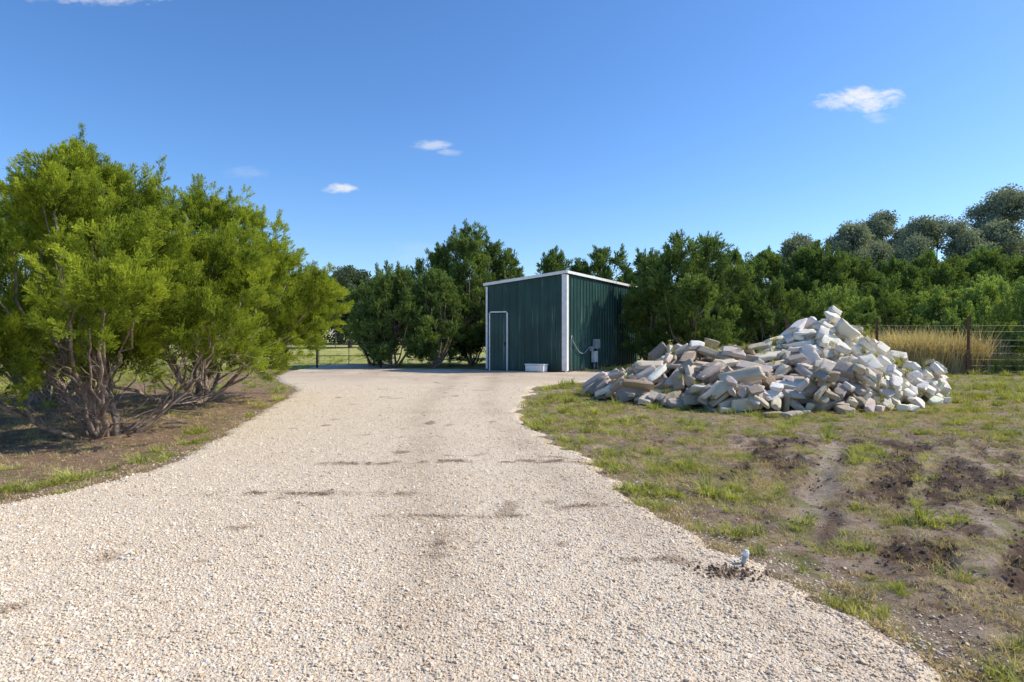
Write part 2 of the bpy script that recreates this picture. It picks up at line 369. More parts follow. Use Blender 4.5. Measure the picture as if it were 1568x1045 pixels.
# ---------------------------------------------------------------- terrain
def axis(a,b,step,lo,hi,g=1.14):
    c=list(np.arange(a,b,step));s=step
    while c[-1]<hi: s*=g;c.append(c[-1]+s)
    s=step;pre=[]
    cur=a
    while cur>lo: s*=g;cur-=s;pre.append(cur)
    return np.array(pre[::-1]+c)
xs=axis(-9,11,.045,-700,700);ys=axis(1.8,14.5,.045,-60,900,1.06)
X,Y=np.meshgrid(xs,ys);X=X.ravel();Y=Y.ravel();nx=len(xs);ny=len(ys)
Z=hgt(X,Y)
ii=(np.arange(ny-1)[:,None]*nx+np.arange(nx-1)[None,:]).ravel()
F=np.stack([ii,ii+1,ii+nx+1,ii+nx],1)
mg,t,p=newmat('soil_and_grass');v=world_pos(t)
g=t.attr('grass');mu=t.attr('mud');pa=t.attr('path');st=t.attr('straw');far=t.attr('far')
n1=t.noise(v,2.6,8,.65);n2=t.noise(v,22,7,.72);n3=t.noise(v,110,4,.7);n4=t.noise(v,.5,4);n5=t.noise(v,7,6,.7)
soil=t.ramp(n2,[(.30,(.13,.073,.042)),(.5,(.38,.245,.150)),(.68,(.60,.44,.30))])
soil=t.mix(t.mr(n1,.42,.62,0,.7),soil,(.53,.385,.265))
soil=t.mix(t.math('MULTIPLY',st,t.mr(n5,.42,.58)),soil,(.72,.58,.43))
soil=t.mix(t.mr(n5,.46,.36,0,.45),soil,(.17,.105,.066))
sx_=t.n('ShaderNodeSeparateXYZ');t.L.new(v,sx_.inputs[0])
soil=t.mix(t.mr(sx_.outputs[0],-2,-4,0,.55),soil,t.ramp(n2,[(.3,(.20,.105,.055)),(.7,(.52,.31,.18))]))
soil=t.mix(t.math('MULTIPLY',t.mr(n3,.50,.68),.7),soil,(.72,.60,.46))
soil=t.mix(t.math('MULTIPLY',mu,.9),soil,t.ramp(n2,[(.3,(.075,.045,.03)),(.7,(.25,.16,.105))]))
soil=t.mix(t.math('MULTIPLY',t.math('MULTIPLY',pa,t.mr(n2,.25,.5)),.8),soil,t.ramp(n2,[(.3,(.52,.41,.30)),(.7,(.74,.62,.48))]))
gr=t.ramp(n3,[(.3,(.13,.145,.035)),(.55,(.30,.33,.075)),(.75,(.50,.46,.19))])
gr=t.mix(t.mr(n1,.4,.62,0,.5),gr,(.40,.35,.16))
field=t.ramp(n4,[(.35,(.40,.42,.12)),(.65,(.58,.53,.20))])
gr=t.mix(far,gr,field)
gm=t.mr(t.math('ADD',g,t.math('MULTIPLY',t.math('SUBTRACT',n2,.5),1.5)),.4,.85)
gm=t.math('MAXIMUM',t.math('MULTIPLY',gm,.6),far)
col=t.mix(gm,soil,gr)
t.L.new(col,p.inputs['Base Color']);p.inputs['Roughness'].default_value=.95;p.inputs['Specular IOR Level'].default_value=.15
b=t.bump(n5,.10,.8);b=t.bump(n2,.08,1,b);b=t.bump(n3,.018,1,b);t.L.new(b,p.inputs['Normal'])
me=mesh_np('ground',np.stack([X,Y,Z],1),F,mg,True)
fattr(me,'grass',grassmask(X,Y));fattr(me,'mud',mudmask(X,Y));fattr(me,'path',pathmask(X,Y))
fattr(me,'straw',np.clip(np.where(X>0,.35+.9*sm(2.0,4.5,X)*sm(11,6,Y),.15)*fbm(X*.9,Y*.9,61)*1.7,0,1));fattr(me,'far',sm(23,27,Y))
link(bpy.data.objects.new('ground',me))
# ---------------------------------------------------------------- driveway
vy=np.concatenate([np.arange(-2,12,.04),np.arange(12,27.5,.08)]);uu=np.concatenate([[0,.004,.01,.02],np.linspace(.035,.965,130),[.98,.99,.996,1]])
YY,UU=np.meshgrid(vy,uu,indexing='ij');A=xl(YY);B=xr(YY)
A2=A-.06;B2=B+.06;XX=A2+(B2-A2)*UU
ed=np.minimum(XX-A2,B2-XX)
def dz(x,y,e): 
    return -.015+.043*sm(0,.16,e)+.012*(fbm(x*1.2,y*1.2,71)-.5)*sm(0,.3,e)+.014*(fbm(x*14,y*14,72,2)-.5)*sm(0,.05,e)
ZZ=low(XX,YY)+dz(XX,YY,ed)
a,bn=YY.shape
ii=(np.arange(a-1)[:,None]*bn+np.arange(bn-1)[None,:]).ravel();F=np.stack([ii,ii+1,ii+bn+1,ii+bn],1)
def dirt(x,y):
    n=fbm(x*2.2,y*2.2,81);nf=fbm(x*11,y*11,82)
    yy=y+.14*(fbm(x*1.3,x*0,83)-.5)
    l1=1.5*np.exp(-((yy-6.42-.05*x)/.075)**2)*sm(-2.2,-1.2,x)*sm(.95,.5,x)
    l2=1.1*np.exp(-((yy-5.05+.05*x)/.06)**2)*sm(-2.7,-2.2,x)*sm(-.6,-1.1,x)
    l3=.9*np.exp(-((yy-4.75-.28*(x-.4))/.05)**2)*sm(.1,.4,x)*sm(1.3,1.0,x)
    l4=.6*np.exp(-((yy-4.5)/.04)**2)*sm(-1.2,-.8,x)*sm(.3,-.2,x)
    s=1.2*np.exp(-(((x-1.22)/.14)**2+((y-3.45)/.09)**2))
    s2=.8*np.exp(-((x+.45-(y-4)*.0)/.07)**2)*np.exp(-((y-3.85)/.35)**2)
    far=.6*sm(15,20.5,y)*fbm(x*1.1,y*1.1,84)
    tr=.42*(np.exp(-((x-np.interp(y,[2,6,12],[-.2,-.9,-1.7]))/.28)**2)+np.exp(-((x-np.interp(y,[2,6,12],[1.5,.35,-.5]))/.22)**2))*fbm(x*2,y*2,85)
    sp=.7*sm(.80,.86,fbm(x*3.3,y*3.3,86,2))
    return np.clip((l1+l2+l3+l4)*sm(.36,.56,nf*.7+n*.3)*1.3+s*sm(.3,.5,nf)+s2*sm(.42,.6,nf)+far+tr+sp,0,1)
mgv,t,p=newmat('crushed_limestone');v=world_pos(t)
di=t.attr('dirt');n1=t.noise(v,.9,6,.6);n2=t.noise(v,45,4,.7)
c1=t.vor(v,70,out=1);c2=t.vor(v,150,out=1)
sx=t.n('ShaderNodeSeparateXYZ');t.L.new(c1,sx.inputs[0]);sy=t.n('ShaderNodeSeparateXYZ');t.L.new(c2,sy.inputs[0])
k=t.math('ADD',t.math('MULTIPLY',sx.outputs[0],.6),t.math('MULTIPLY',sy.outputs[1],.4))
col=t.ramp(k,[(0,(.54,.41,.27)),(.3,(.70,.555,.385)),(.6,(.79,.655,.48)),(1,(.88,.79,.64))])
ed1=t.vor(v,70,'DISTANCE_TO_EDGE');crev=t.mr(ed1,0,.10)
col=t.mix(t.math('MULTIPLY',t.math('SUBTRACT',1.0,crev),.3),col,(.38,.27,.175))  # shade in the gaps between stones, painted into the colour
col=t.mix(t.mr(n1,.35,.7,0,.28),col,(.66,.49,.32))
col=t.mix(t.math('MULTIPLY',di,.85),col,t.ramp(n2,[(.3,(.10,.062,.04)),(.7,(.32,.215,.135))]))
t.L.new(col,p.inputs['Base Color']);p.inputs['Roughness'].default_value=.9;p.inputs['Specular IOR Level'].default_value=.2
d1=t.vor(v,70);d2=t.vor(v,150)
b=t.bump(t.math('SUBTRACT',1.0,d1),.009,.7);b=t.bump(t.math('SUBTRACT',1.0,d2),.005,.6,b);t.L.new(b,p.inputs['Normal'])
me=mesh_np('gravel_driveway',np.stack([XX,YY,ZZ],-1).reshape(-1,3),F,mgv,True)
fattr(me,'dirt',dirt(XX.ravel(),YY.ravel()))
drive=link(bpy.data.objects.new('gravel_driveway',me))
ms=bpy.data.materials.new('limestone_chips');ms.use_nodes=True;t=NT(ms.node_tree);p=t.N['Principled BSDF']
sh=t.attr('shade','INSTANCER');col=t.ramp(sh,[(0,(.07,.045,.03)),(.15,(.24,.165,.105)),(.3,(.54,.40,.265)),(.5,(.72,.57,.40)),(.72,(.80,.68,.51)),(.9,(.87,.80,.68)),(1,(.90,.87,.81))])
t.L.new(col,p.inputs['Base Color']);p.inputs['Roughness'].default_value=.85;p.inputs['Specular IOR Level'].default_value=.25
def stone(seed,rough=0):
    r=np.random.default_rng(seed);bm=bmesh.new();bmesh.ops.create_icosphere(bm,subdivisions=1,radius=1)
    cuts=[(unit(r,1)[0],r.uniform(.45,.8)) for _ in range(7)]
    for v_ in bm.verts:
        c=np.array(v_.co)*r.uniform(.9-rough,1.1+rough)
        for nn,dd in cuts:
            e=c@nn-dd
            if e>0: c=c-nn*e
        v_.co=Vector(c*np.array([1.15,.9,.58]))
    me=bpy.data.meshes.new('chip');bm.to_mesh(me);bm.free();me.materials.append(ms);return bpy.data.objects.new('chip',me)
T_st=[stone(s) for s in range(5)]
def gravel():
    r=np.random.default_rng(3);PX=[];PY=[]
    for y0,y1,dens in ((2.1,3.2,5000),(3.2,4.5,3400),(4.5,6,2100),(6,8,1000),(8,11,450),(11,16,140)):
        xa,xb=-.86*y1,2.6;n=int((xb-xa)*(y1-y0)*dens)
        PX.append(r.uniform(xa,xb,n));PY.append(r.uniform(y0,y1,n))
    x=np.concatenate(PX);y=np.concatenate(PY);e=drive_in(x,y)
    pk=sm(-.75,.05,e+.40*(fbm(x*3,y*3,91)-.5))**2.2*np.where(e<0,.65,1);k=r.random(len(x))<pk
    x=x[k];y=y[k];e=e[k];n=len(x)
    big=r.random(n)<.04
    s=(.0042+.0043*r.random(n)**1.5)*np.where(big,1.7,1)*(1+.05*y)
    A2=xl(y)-.06;B2=xr(y)+.06;z=np.where(e>-.06,low(x,y)+dz(x,y,np.minimum(x-A2,B2-x)),hgt(x,y));z=np.maximum(z,np.where(e<.1,hgt(x,y),-9))
    z+=s*.15
    d=dirt(x,y)
    sh=np.clip(r.normal(.64,.14,n)+.12*(fbm(x*.8,y*.8,93)-.5),0,1)*(1-.75*d*(r.random(n)<.85))-.10*(e<0)
    rot=np.stack([r.normal(0,.35,n),r.normal(0,.35,n),r.uniform(0,6.28,n)],1)
    return scatter('gravel_stones',np.stack([x,y,z],1),rot,s[:,None]*r.uniform(.8,1.25,(n,3)),sh,T_st,drive)
gravel()
mcl=bpy.data.materials.new('soil_clods');mcl.use_nodes=True;t=NT(mcl.node_tree);p=t.N['Principled BSDF']
t.L.new(t.ramp(t.attr('shade','INSTANCER'),[(0,(.09,.055,.036)),(.5,(.31,.205,.135)),(1,(.62,.48,.34))]),p.inputs['Base Color']);p.inputs['Roughness'].default_value=1
T_cl=[]
for s in range(4):
    o=stone(40+s,.25);o.data.materials.clear();o.data.materials.append(mcl);T_cl.append(o)
def clods():
    r=np.random.default_rng(13);n=80000;y=2.2+10*r.random(n)**1.3;x=r.uniform(-9,11,n)
    m=mudmask(x,y);e=drive_in(x,y);k=(e<-.02)&(r.random(n)<.30+.7*m)
    x2=r.normal(1.22,.11,300);y2=r.normal(3.45,.06,300)
    x=np.concatenate([x[k],x2]);y=np.concatenate([y[k],y2]);n=len(x)
    s=(.003+.014*r.random(n)**3.5)*(1+.5*mudmask(x,y))
    z=np.where(drive_in(x,y)>0,low(x,y)+.03+s*.5,hgt(x,y)+s*.2)
    scatter('soil_clods',np.stack([x,y,z],1),r.uniform(0,6.28,(n,3)),s,r.normal(.6,.2,n)-.3*mudmask(x,y)-.3*(drive_in(x,y)>0),T_cl)
clods()
# ---------------------------------------------------------------- grass
mgr=leafmat('grass_blades',(.14,.17,.035),(.29,.34,.065),(.50,.51,.14),.34,(.58,.54,.19))
mdry=leafmat('dry_grass_blades',(.34,.26,.12),(.56,.45,.24),(.72,.62,.37),.3,(.68,.57,.31))
def tuft(seed,mat,n=34,R=.06,Hh=.09,w=.0042,lean=.6):
    r=np.random.default_rng(seed);V=[];F=[];h=[]
    for i in range(n):
        a=r.random()*6.28;rr=R*math.sqrt(r.random());b=np.array([rr*math.cos(a),rr*math.sin(a),-.005])
        a2=a+r.normal(0,.8);H1=Hh*r.uniform(.45,1.2);ln=lean*r.uniform(.2,1.3)*H1
        d=np.array([math.cos(a2),math.sin(a2),0]);sd=np.array([-d[1],d[0],0])*w*r.uniform(.6,1.2)
        p1=b+d*ln*.3+np.array([0,0,H1*.6]);p2=b+d*ln+np.array([0,0,H1*r.uniform(.75,1)])
        k=len(V);V+=[b-sd,b+sd,p1+sd*.8,p1-sd*.8,p2+sd*.1,p2-sd*.1];F+=[(k,k+1,k+2,k+3),(k+3,k+2,k+4,k+5)];h+=[0,0,.5,.5,1,1]
    return template('tuft',np.array(V),np.array(F),mat,h)
T_gr=[tuft(s,mgr,36,.065,.060,.0028,1.2) for s in (1,2,3)]+[tuft(5,mgr,40,.045,.10,.0028,.9)]
T_dr=[tuft(s,mdry,26,.07,.035,.0026,1.6) for s in (7,8)]
def grass():
    r=np.random.default_rng(23);xs_=[];ys_=[]
    for x0,x1,y0,y1,dn in ((1,5,2.2,4,250),(.8,8,4,7,165),(.2,11,7,11,95),(-.5,17,11,17,48),(2,24,17,24,24),
                           (-9,-2.5,4.4,8,140),(-11,-3.5,8,13,80),(-16,-4,13,24,30),(-30,-4.5,24,40,5),(8,34,24,30,10)):
        n=int((x1-x0)*(y1-y0)*dn);xs_.append(r.uniform(x0,x1,n));ys_.append(r.uniform(y0,y1,n))
    x=np.concatenate(xs_);y=np.concatenate(ys_);g=grassmask(x,y)
    cl=fbm(x*4.6,y*4.6,99,3)
    k=(r.random(len(x))<g*sm(.36,.60,cl))&(pathmask(x,y)<.5)
    u=(x-1.85)*.47+(y-21.6)*.88;w=-(x-1.85)*.88+(y-21.6)*.47
    k&=~((u>-.1)&(u<8.7)&(w>-.2)&(w<3.4))
    x=x[k];y=y[k];cl=cl[k];n=len(x);z=hgt(x,y)
    s=r.uniform(.45,1.0,n)*(.80+.85*sm(.48,.70,cl))*np.where(y>11,1.1+.03*y,1)
    s*=np.where(r.random(n)<.05,1.4,1)
    s3=np.stack([s*1.1,s*1.1,s*.78],1)
    sh=.47+.5*(cl-.4)+r.normal(0,.22,n)+.3*(fbm(x*.6,y*.6,98)-.4)
    rot=np.stack([r.normal(0,.2,n),r.normal(0,.2,n),r.uniform(0,6.28,n)],1)
    scatter('grass',np.stack([x,y,z],1),rot,s3,sh,T_gr)
    n=52000;y=2.2+11*r.random(n)**1.2;x=r.uniform(-9,12,n);e=drive_in(x,y)
    k=(e<.0)&(r.random(n)<(.1+1.1*sm(.35,.65,fbm(x*2.5,y*2.5,97)))*(1-.7*mudmask(x,y))*np.where(x<0,.5,1))&(pathmask(x,y)<.3);x=x[k];y=y[k];n=len(x)
    scatter('dry_grass',np.stack([x,y,hgt(x,y)],1),np.stack([r.normal(0,.3,n),r.normal(0,.3,n),r.uniform(0,6.28,n)],1),r.uniform(.4,1.1,n),r.normal(.4,.22,n),T_dr)
grass()
T_tall=[tuft(s,mdry,60,.16,1.15,.012,.35) for s in (31,32)]
T_weed=[tuft(s,mgr,50,.12,.6,.010,.5) for s in (33,34)]
def tall():
    r=np.random.default_rng(41);n=420;x=r.normal(14.1,1.0,n);y=r.uniform(21.1,22.8,n)
    scatter('tall_dry_grass',np.stack([x,y,hgt(x,y)],1),np.stack([r.normal(0,.1,n),r.normal(0,.1,n),r.uniform(0,6,n)],1),r.uniform(.7,1.3,n),r.normal(.5,.2,n),T_tall)
    n=800;x=r.uniform(8,24,n);y=r.uniform(21.2,23.5,n)
    scatter('weeds',np.stack([x,y,hgt(x,y)],1),np.stack([r.normal(0,.1,n),r.normal(0,.1,n),r.uniform(0,6,n)],1),r.uniform(.4,1.1,n),r.normal(.45,.2,n),T_weed)
tall()
# ---------------------------------------------------------------- shed
shed=empty('metal_shed',(1.85,21.6,0))
ex=np.array([-.881,.473,0]);ey=np.array([.473,.881,0])
ez=np.array([0,0,1.]);M=np.stack([ex,ey,ez],1)
W_=3.16;D_=8.4;H1=3.46;H2=3.15
z0=-.05
def L2W(P): return np.asarray(P)@M.T
mgreen,t,p=newmat('green_metal_siding');v=objc(t)
n=t.noise(v,.8,5);mp=t.n('ShaderNodeMapping');t.L.new(v,mp.inputs[0]);mp.inputs['Scale'].default_value=(9,9,.35);ns=t.noise(mp.outputs[0],1,5,.65)
c=t.mix(t.mr(n,.35,.65),(.012,.052,.042),(.024,.078,.066))
c=t.mix(t.mr(ns,.57,.69,0,.6),c,(.15,.25,.22))
c=t.mix(t.mr(ns,.44,.32,0,.5),c,(.008,.04,.033))
sz=t.n('ShaderNodeSeparateXYZ');t.L.new(v,sz.inputs[0]);c=t.mix(t.mr(sz.outputs[2],.5,0,0,.35),c,(.06,.07,.05))
t.L.new(c,p.inputs['Base Color']);p.inputs['Roughness'].default_value=.45;p.inputs['Specular IOR Level'].default_value=.4
t.L.new(t.bump(t.noise(v,2.2,3),.02,.35),p.inputs['Normal'])
mwh=simple('white_trim_paint',(.80,.80,.78),.45,0,.08,5)
mroof=simple('galvanised_roof',(.45,.47,.48),.4,.4,.15,4)
mgreybox=simple('grey_enclosure',(.38,.40,.41),.5,.1,.12,8)
mblk=simple('dark_metal',(.03,.03,.03),.45,.4,.2,10)
def panel(name,axis_len,mapf,hf):
    u=[0];o=[0]
    k=0.10
    while k<axis_len-.08:
        for du,dn in ((-.035,0),(-.015,.03),(.015,.03),(.035,0)): u.append(k+du);o.append(dn)
        for q in (.10,.20):
            if k+q+.02<axis_len-.03:
                for du,dn in ((-.014,0),(0,.007),(.014,0)): u.append(k+q+du);o.append(dn)
        k+=.305
    u.append(axis_len);o.append(0);V=[];F=[]
    for a_,b_ in zip(u,o): V+= [mapf(a_,b_,z0),mapf(a_,b_,hf(a_))]
    for i in range(len(u)-1): F.append((2*i,2*i+2,2*i+3,2*i+1))
    mb=MB();mb.add(L2W(V),F);return mb.obj(name,mgreen,shed)
hfront=lambda a:H1+(H2-H1)*a/W_
panel('front_wall',W_,lambda a,b,z:(a,-b,z),hfront)
panel('side_wall',D_,lambda a,b,z:(-b,a,z),lambda a:H1)
panel('back_wall',W_,lambda a,b,z:(a,D_+b,z),hfront)
panel('far_side_wall',D_,lambda a,b,z:(W_+b,a,z),lambda a:H2)
mb=MB();ov=.07;Vr=[]
for z_ in (0.02,.075):
    for a_,b_ in ((-ov,-ov),(W_+ov,-ov),(W_+ov,D_+ov),(-ov,D_+ov)): Vr.append((a_,b_,hfront(a_)+z_))
mb.add(L2W(Vr),[(3,2,1,0),(4,5,6,7),(0,1,5,4),(1,2,6,5),(2,3,7,6),(3,0,4,7)]);mb.obj('roof',mroof,shed)
mb=MB()
def bx(c,d): mb.box(L2W([c])[0],d,M)
def sbar(a0,a1,y_,zt,hh,th):
    V=[(a0,y_,hfront(a0)+zt),(a1,y_,hfront(a1)+zt),(a1,y_+th,hfront(a1)+zt),(a0,y_+th,hfront(a0)+zt)]
    V+= [(q[0],q[1],q[2]+hh) for q in V];mb.add(L2W(V),[(3,2,1,0),(4,5,6,7),(0,1,5,4),(1,2,6,5),(2,3,7,6),(3,0,4,7)])
sbar(-.09,W_+.09,-.105,-.02,.10,.03)
mb.obj('front_fascia',mwh,shed)
mb=MB();bx((-.095,D_/2,H1+.03),(.03,D_+.14,.095));mb.obj('side_fascia',mwh,shed)
mb=MB();bx((.045,-.045,(H1+z0)/2-.02),(.15,.02,H1-z0-.04));bx((-.045,.05,(H1+z0)/2-.02),(.02,.17,H1-z0-.04));mb.obj('corner_trim',mwh,shed)
mb=MB();bx((W_-.03,-.045,(H2+z0)/2-.03),(.07,.02,H2-z0-.06));mb.obj('far_corner_trim',mwh,shed)
mb=MB()
dx0,dx1=2.27,3.0
for c,d in (((dx0,-.05,1.06),(.045,.035,2.15)),((dx1,-.05,1.06),(.045,.035,2.15)),(((dx0+dx1)/2,-.05,2.158),(dx1-dx0-.05,.033,.043))): bx(c,d)
mb.obj('door_frame',mwh,shed)
mb=MB();bx(((dx0+dx1)/2,-.042,1.05),(dx1-dx0-.05,.03,2.1))
for q in (.2,.37,.54): bx((dx0+q,-.06,1.05),(.02,.012,2.06))
mb.obj('door',mgreen,shed)
mb=MB();bx((dx0+.09,-.075,1.0),(.03,.04,.12));bx((dx0+.09,-.09,1.05),(.09,.02,.02));mb.obj('door_handle',mblk,shed,bevel=.004)
mb=MB();bx((W_/2,-.05,.03),(W_,.02,.10));bx((-.05,D_/2,.03),(.02,D_,.10));mb.obj('base_trim',mblk,shed)
mb=MB();bx((-.13,2.65,.98),(.16,.42,.36));bx((-.12,2.15,.80),(.12,.14,.18));mb.obj('meter_box',mgreybox,shed,bevel=.012)
mb=MB();bx((-.13,2.45,.50),(.16,.30,.42));mb.obj('pump_controller',mwh,shed,bevel=.02)
mb=MB()
def tb(P,R,n=7): mb.tube(L2W(P),R,n)
tt=np.linspace(0,1,12)
tb([(-.07,.45+1.6*q,1.12-.75*math.sin(q*math.pi)*.45-.25*q) for q in tt],.018)
tb([(-.075,.45,1.1),(-.075,.43,1.25),(-.07,.36,1.3),(-.07,.3,1.15),(-.07,.3,.05)],.014)
tb([(-.12,2.45,.3),(-.12,2.45,-.05)],.03);tb([(-.13,2.75,.8),(-.13,2.75,-.05)],.022)
mb.obj('conduit',mgreybox,shed,True)
wb=empty('white_storage_box',(0,0,0))
mb=MB();c=np.array([1.85,21.6,0])+L2W([(.92,-.42,.17)])[0];mb.box(c,(.70,.34,.22),M);mb.obj('body',mwh,wb,bevel=.02)
mb=MB();mb.box(c+np.array([0,0,.135]),(.74,.38,.04),M);mb.obj('lid',simple('box_lid',(.78,.8,.8),.4),wb,bevel=.012)
mb=MB();mb.box(c+np.array([0,0,-.14]),(.60,.30,.07),M);mb.obj('foot',mblk,wb)
# ---------------------------------------------------------------- rubble pile of cut stone
def pile():
    r=np.random.default_rng(78);cs=.04;x0,y0=1.0,9.6;nx_,ny_=250,210
    gx=x0+np.arange(nx_)*cs;gy=y0+np.arange(ny_)*cs;GX,GY=np.meshgrid(gx,gy,indexing='ij')
    RX=[1.8,2.4,3.0,3.6,4.4,5.0,5.6,6.2,6.9,7.4,7.9,8.5,9.0,9.4];RZ=[0,.26,.52,.88,.88,.84,.93,1.16,1.34,1.18,.88,.55,.26,0]
    WX=[1.6,2.6,4,6,7.5,8.7,9.6];WF=[.5,1.7,2.9,2.6,2.1,1.4,.4]
    ycf=lambda a:np.interp(a,[2,6,10],[13.7,13.7,14.6]);wff=lambda a:np.interp(a,WX,WF)
    ridge=np.interp(GX,RX,RZ);yc=ycf(GX);wf=wff(GX)
    tq=np.abs(yc-GY)/wf
    T=ridge*np.clip(1-tq**1.15,0,1)+(tq<1)*.05*(ridge>0);T*=.78+.44*fbm(GX*1.3,GY*1.3,5);T*=.92
    base=hgt(GX.ravel(),GY.ravel()).reshape(GX.shape)
    Hm=base+.45*T;core=Hm.copy()
    def samp(A,x,y):
        i=np.clip(((x-x0)/cs).astype(int),0,nx_-1);j=np.clip(((y-y0)/cs).astype(int),0,ny_-1);return A[i,j]
    vars_=[]
    for s in range(20):
        bm=bmesh.new();bmesh.ops.create_cube(bm,size=1)
        q=np.random.default_rng(500+s)
        for v_ in bm.verts: v_.co=Vector(np.array(v_.co)*(1+q.uniform(-.22,.06,3)))
        bmesh.ops.bevel(bm,geom=bm.edges[:],offset=.025,segments=1,affect='EDGES')
        bmesh.ops.subdivide_edges(bm,edges=[e for e in bm.edges if e.calc_length()>.45],cuts=3,use_grid_fill=True)
        for v_ in bm.verts: v_.co+=Vector(q.normal(0,.016,3))
        for _ in range(3):
            nn=np.array([q.choice([-1,1]),q.choice([-1,1]),q.choice([-1,1])])*q.uniform(.2,1,3);nn/=np.linalg.norm(nn);dd=q.uniform(.36,.72)
            for v_ in bm.verts:
                e=np.array(v_.co)@nn-dd
                if e>0: v_.co-=Vector(nn*e)
        bmesh.ops.triangulate(bm,faces=bm.faces[:])
        bm.verts.ensure_lookup_table();V=np.array([v_.co[:] for v_ in bm.verts]);F=np.array([[v_.index for v_ in f.verts] for f in bm.faces]);bm.free();vars_.append((V,F))
    VV=[];FF=[];CC=[];n=0;cnt=0
    for it in range(2500):
        if it<2200:
            if it%5==0: W_p=np.where(T+base-Hm>.03,T+base-Hm,0).ravel();s_=W_p.sum()
            if s_<.8: continue
            c=r.choice(W_p.size,p=W_p/s_);cx=GX.ravel()[c]+r.uniform(-.02,.02);cy=GY.ravel()[c]+r.uniform(-.02,.02)
        else:
            if it%3: continue
            cx=r.uniform(1.8,9.4);cy=ycf(cx)-wff(cx)-r.exponential(.16)+.12
        typ=r.random()
        if cx>6.2+.4*(cy-13):
            L=r.uniform(.22,.50);Wd=r.uniform(.16,.32);Ht=r.uniform(.08,.17)
        elif typ<.5: L=r.uniform(.36,.62);Wd=r.uniform(.19,.30);Ht=r.uniform(.07,.11)
        elif typ<.8: L=r.uniform(.18,.38);Wd=r.uniform(.14,.26);Ht=r.uniform(.07,.13)
        else: L=r.uniform(.55,.85);Wd=r.uniform(.18,.30);Ht=r.uniform(.08,.13)
        if it>=2200: L*=.7;Wd*=.75;Ht*=.8
        if r.random()<.18: Wd,Ht=Ht,Wd
        yaw=r.normal(.2,.75);ca,sa=math.cos(yaw),math.sin(yaw)
        lu=np.linspace(-.5,.5,7)*L;lv=np.linspace(-.5,.5,4)*Wd;LU,LV=np.meshgrid(lu,lv,indexing='ij');LU=LU.ravel();LV=LV.ravel()
        wx=cx+LU*ca-LV*sa;wy=cy+LU*sa+LV*ca;hh=samp(Hm,wx,wy)
        A_=np.stack([LU,LV,np.ones_like(LU)],1);co,*_=np.linalg.lstsq(A_,hh,rcond=None)
        sl=np.clip(co[:2],-.75,.75)+r.normal(0,.13,2)*(it<2200)
        res=hh-(LU*sl[0]+LV*sl[1]);zb_=np.percentile(res,58)
        nrm=np.array([-sl[0],-sl[1],1]);nrm/=np.linalg.norm(nrm)
        e1=np.array([1,0,sl[0]]);e1/=np.linalg.norm(e1);e2=np.cross(nrm,e1)
        Ml=np.stack([e1,e2,nrm],1);Rz=np.array([[ca,-sa,0],[sa,ca,0],[0,0,1]]);Mw=Rz@Ml
        cen=np.array([cx,cy,zb_])+Mw@np.array([0,0,Ht/2])
        V,F=vars_[r.integers(20)];Vw=(V*np.array([L,Wd,Ht])*r.choice([-1,1],3))@Mw.T+cen
        VV.append(Vw);FF.append(F+n);n+=len(V)
        wht=np.clip((cx-5.7+.5*(cy-13))/.9+.5+r.normal(0,.25),0,1)
        if r.random()<.10: wht=1-wht*.5
        grey=np.array([.56,.485,.395])*r.uniform(.5,1.4)*np.array([1,r.uniform(.93,1.0),r.uniform(.80,1.04)])
        if r.random()<.12: grey=np.array([.52,.38,.25])*r.uniform(.6,1.1)
        cre=np.array([.90,.82,.68])*r.uniform(.86,1.08)*np.array([1,r.uniform(.97,1.02),r.uniform(.9,1.06)])
        cc=grey*(1-wht)+cre*wht;CC.append(np.tile(np.append(np.clip(cc,0,.90),1),(len(V),1)));cnt+=1
        R_=L*.6;i0=max(int((cx-R_-x0)/cs),0);i1=min(int((cx+R_-x0)/cs)+2,nx_);j0=max(int((cy-R_-y0)/cs),0);j1=min(int((cy+R_-y0)/cs)+2,ny_)
        sx_=GX[i0:i1,j0:j1]-cx;sy_=GY[i0:i1,j0:j1]-cy;lu_=sx_*ca+sy_*sa;lv_=-sx_*sa+sy_*ca
        ins=(np.abs(lu_)<L/2)&(np.abs(lv_)<Wd/2);top=zb_+Ht/nrm[2]+lu_*sl[0]+lv_*sl[1]
        Hm[i0:i1,j0:j1]=np.where(ins,np.maximum(Hm[i0:i1,j0:j1],top),Hm[i0:i1,j0:j1])
    mst,t,p=newmat('weathered_limestone');v=objc(t);c=t.attr('col',out=0)
    n1=t.noise(v,5,6,.65);n2=t.noise(v,40,5,.7)
    c=t.mix(t.mr(n1,.56,.76,0,.35),c,(.26,.21,.15));c=t.mix(t.mr(n2,.5,.7,0,.3),c,(.76,.68,.56))
    t.L.new(c,p.inputs['Base Color']);p.inputs['Roughness'].default_value=.92;p.inputs['Specular IOR Level'].default_value=.2
    b=t.bump(n2,.014,.8);b=t.bump(t.noise(v,14,4),.02,.5,b);t.L.new(b,p.inputs['Normal'])
    me=mesh_np('stone_rubble_pile',np.concatenate(VV),np.concatenate(FF),mst);fattr(me,'col',np.concatenate(CC),'FLOAT_COLOR')
    bm=bmesh.new();bm.from_mesh(me);bmesh.ops.recalc_face_normals(bm,faces=bm.faces[:]);bm.to_mesh(me);bm.free()
    o=link(bpy.data.objects.new('stone_rubble_pile',me))
    ii=(np.arange(nx_-1)[:,None]*ny_+np.arange(ny_-1)[None,:]).ravel();F=np.stack([ii,ii+ny_,ii+ny_+1,ii+1],1)
    V=np.stack([GX,GY,np.where(T>.02,core-.03,base-.08)],-1).reshape(-1,3)
    link(bpy.data.objects.new('earth_core',mesh_np('earth_core',V,F,simple('core_earth',(.20,.15,.11),1,0,.4,12,.03),True)),o)
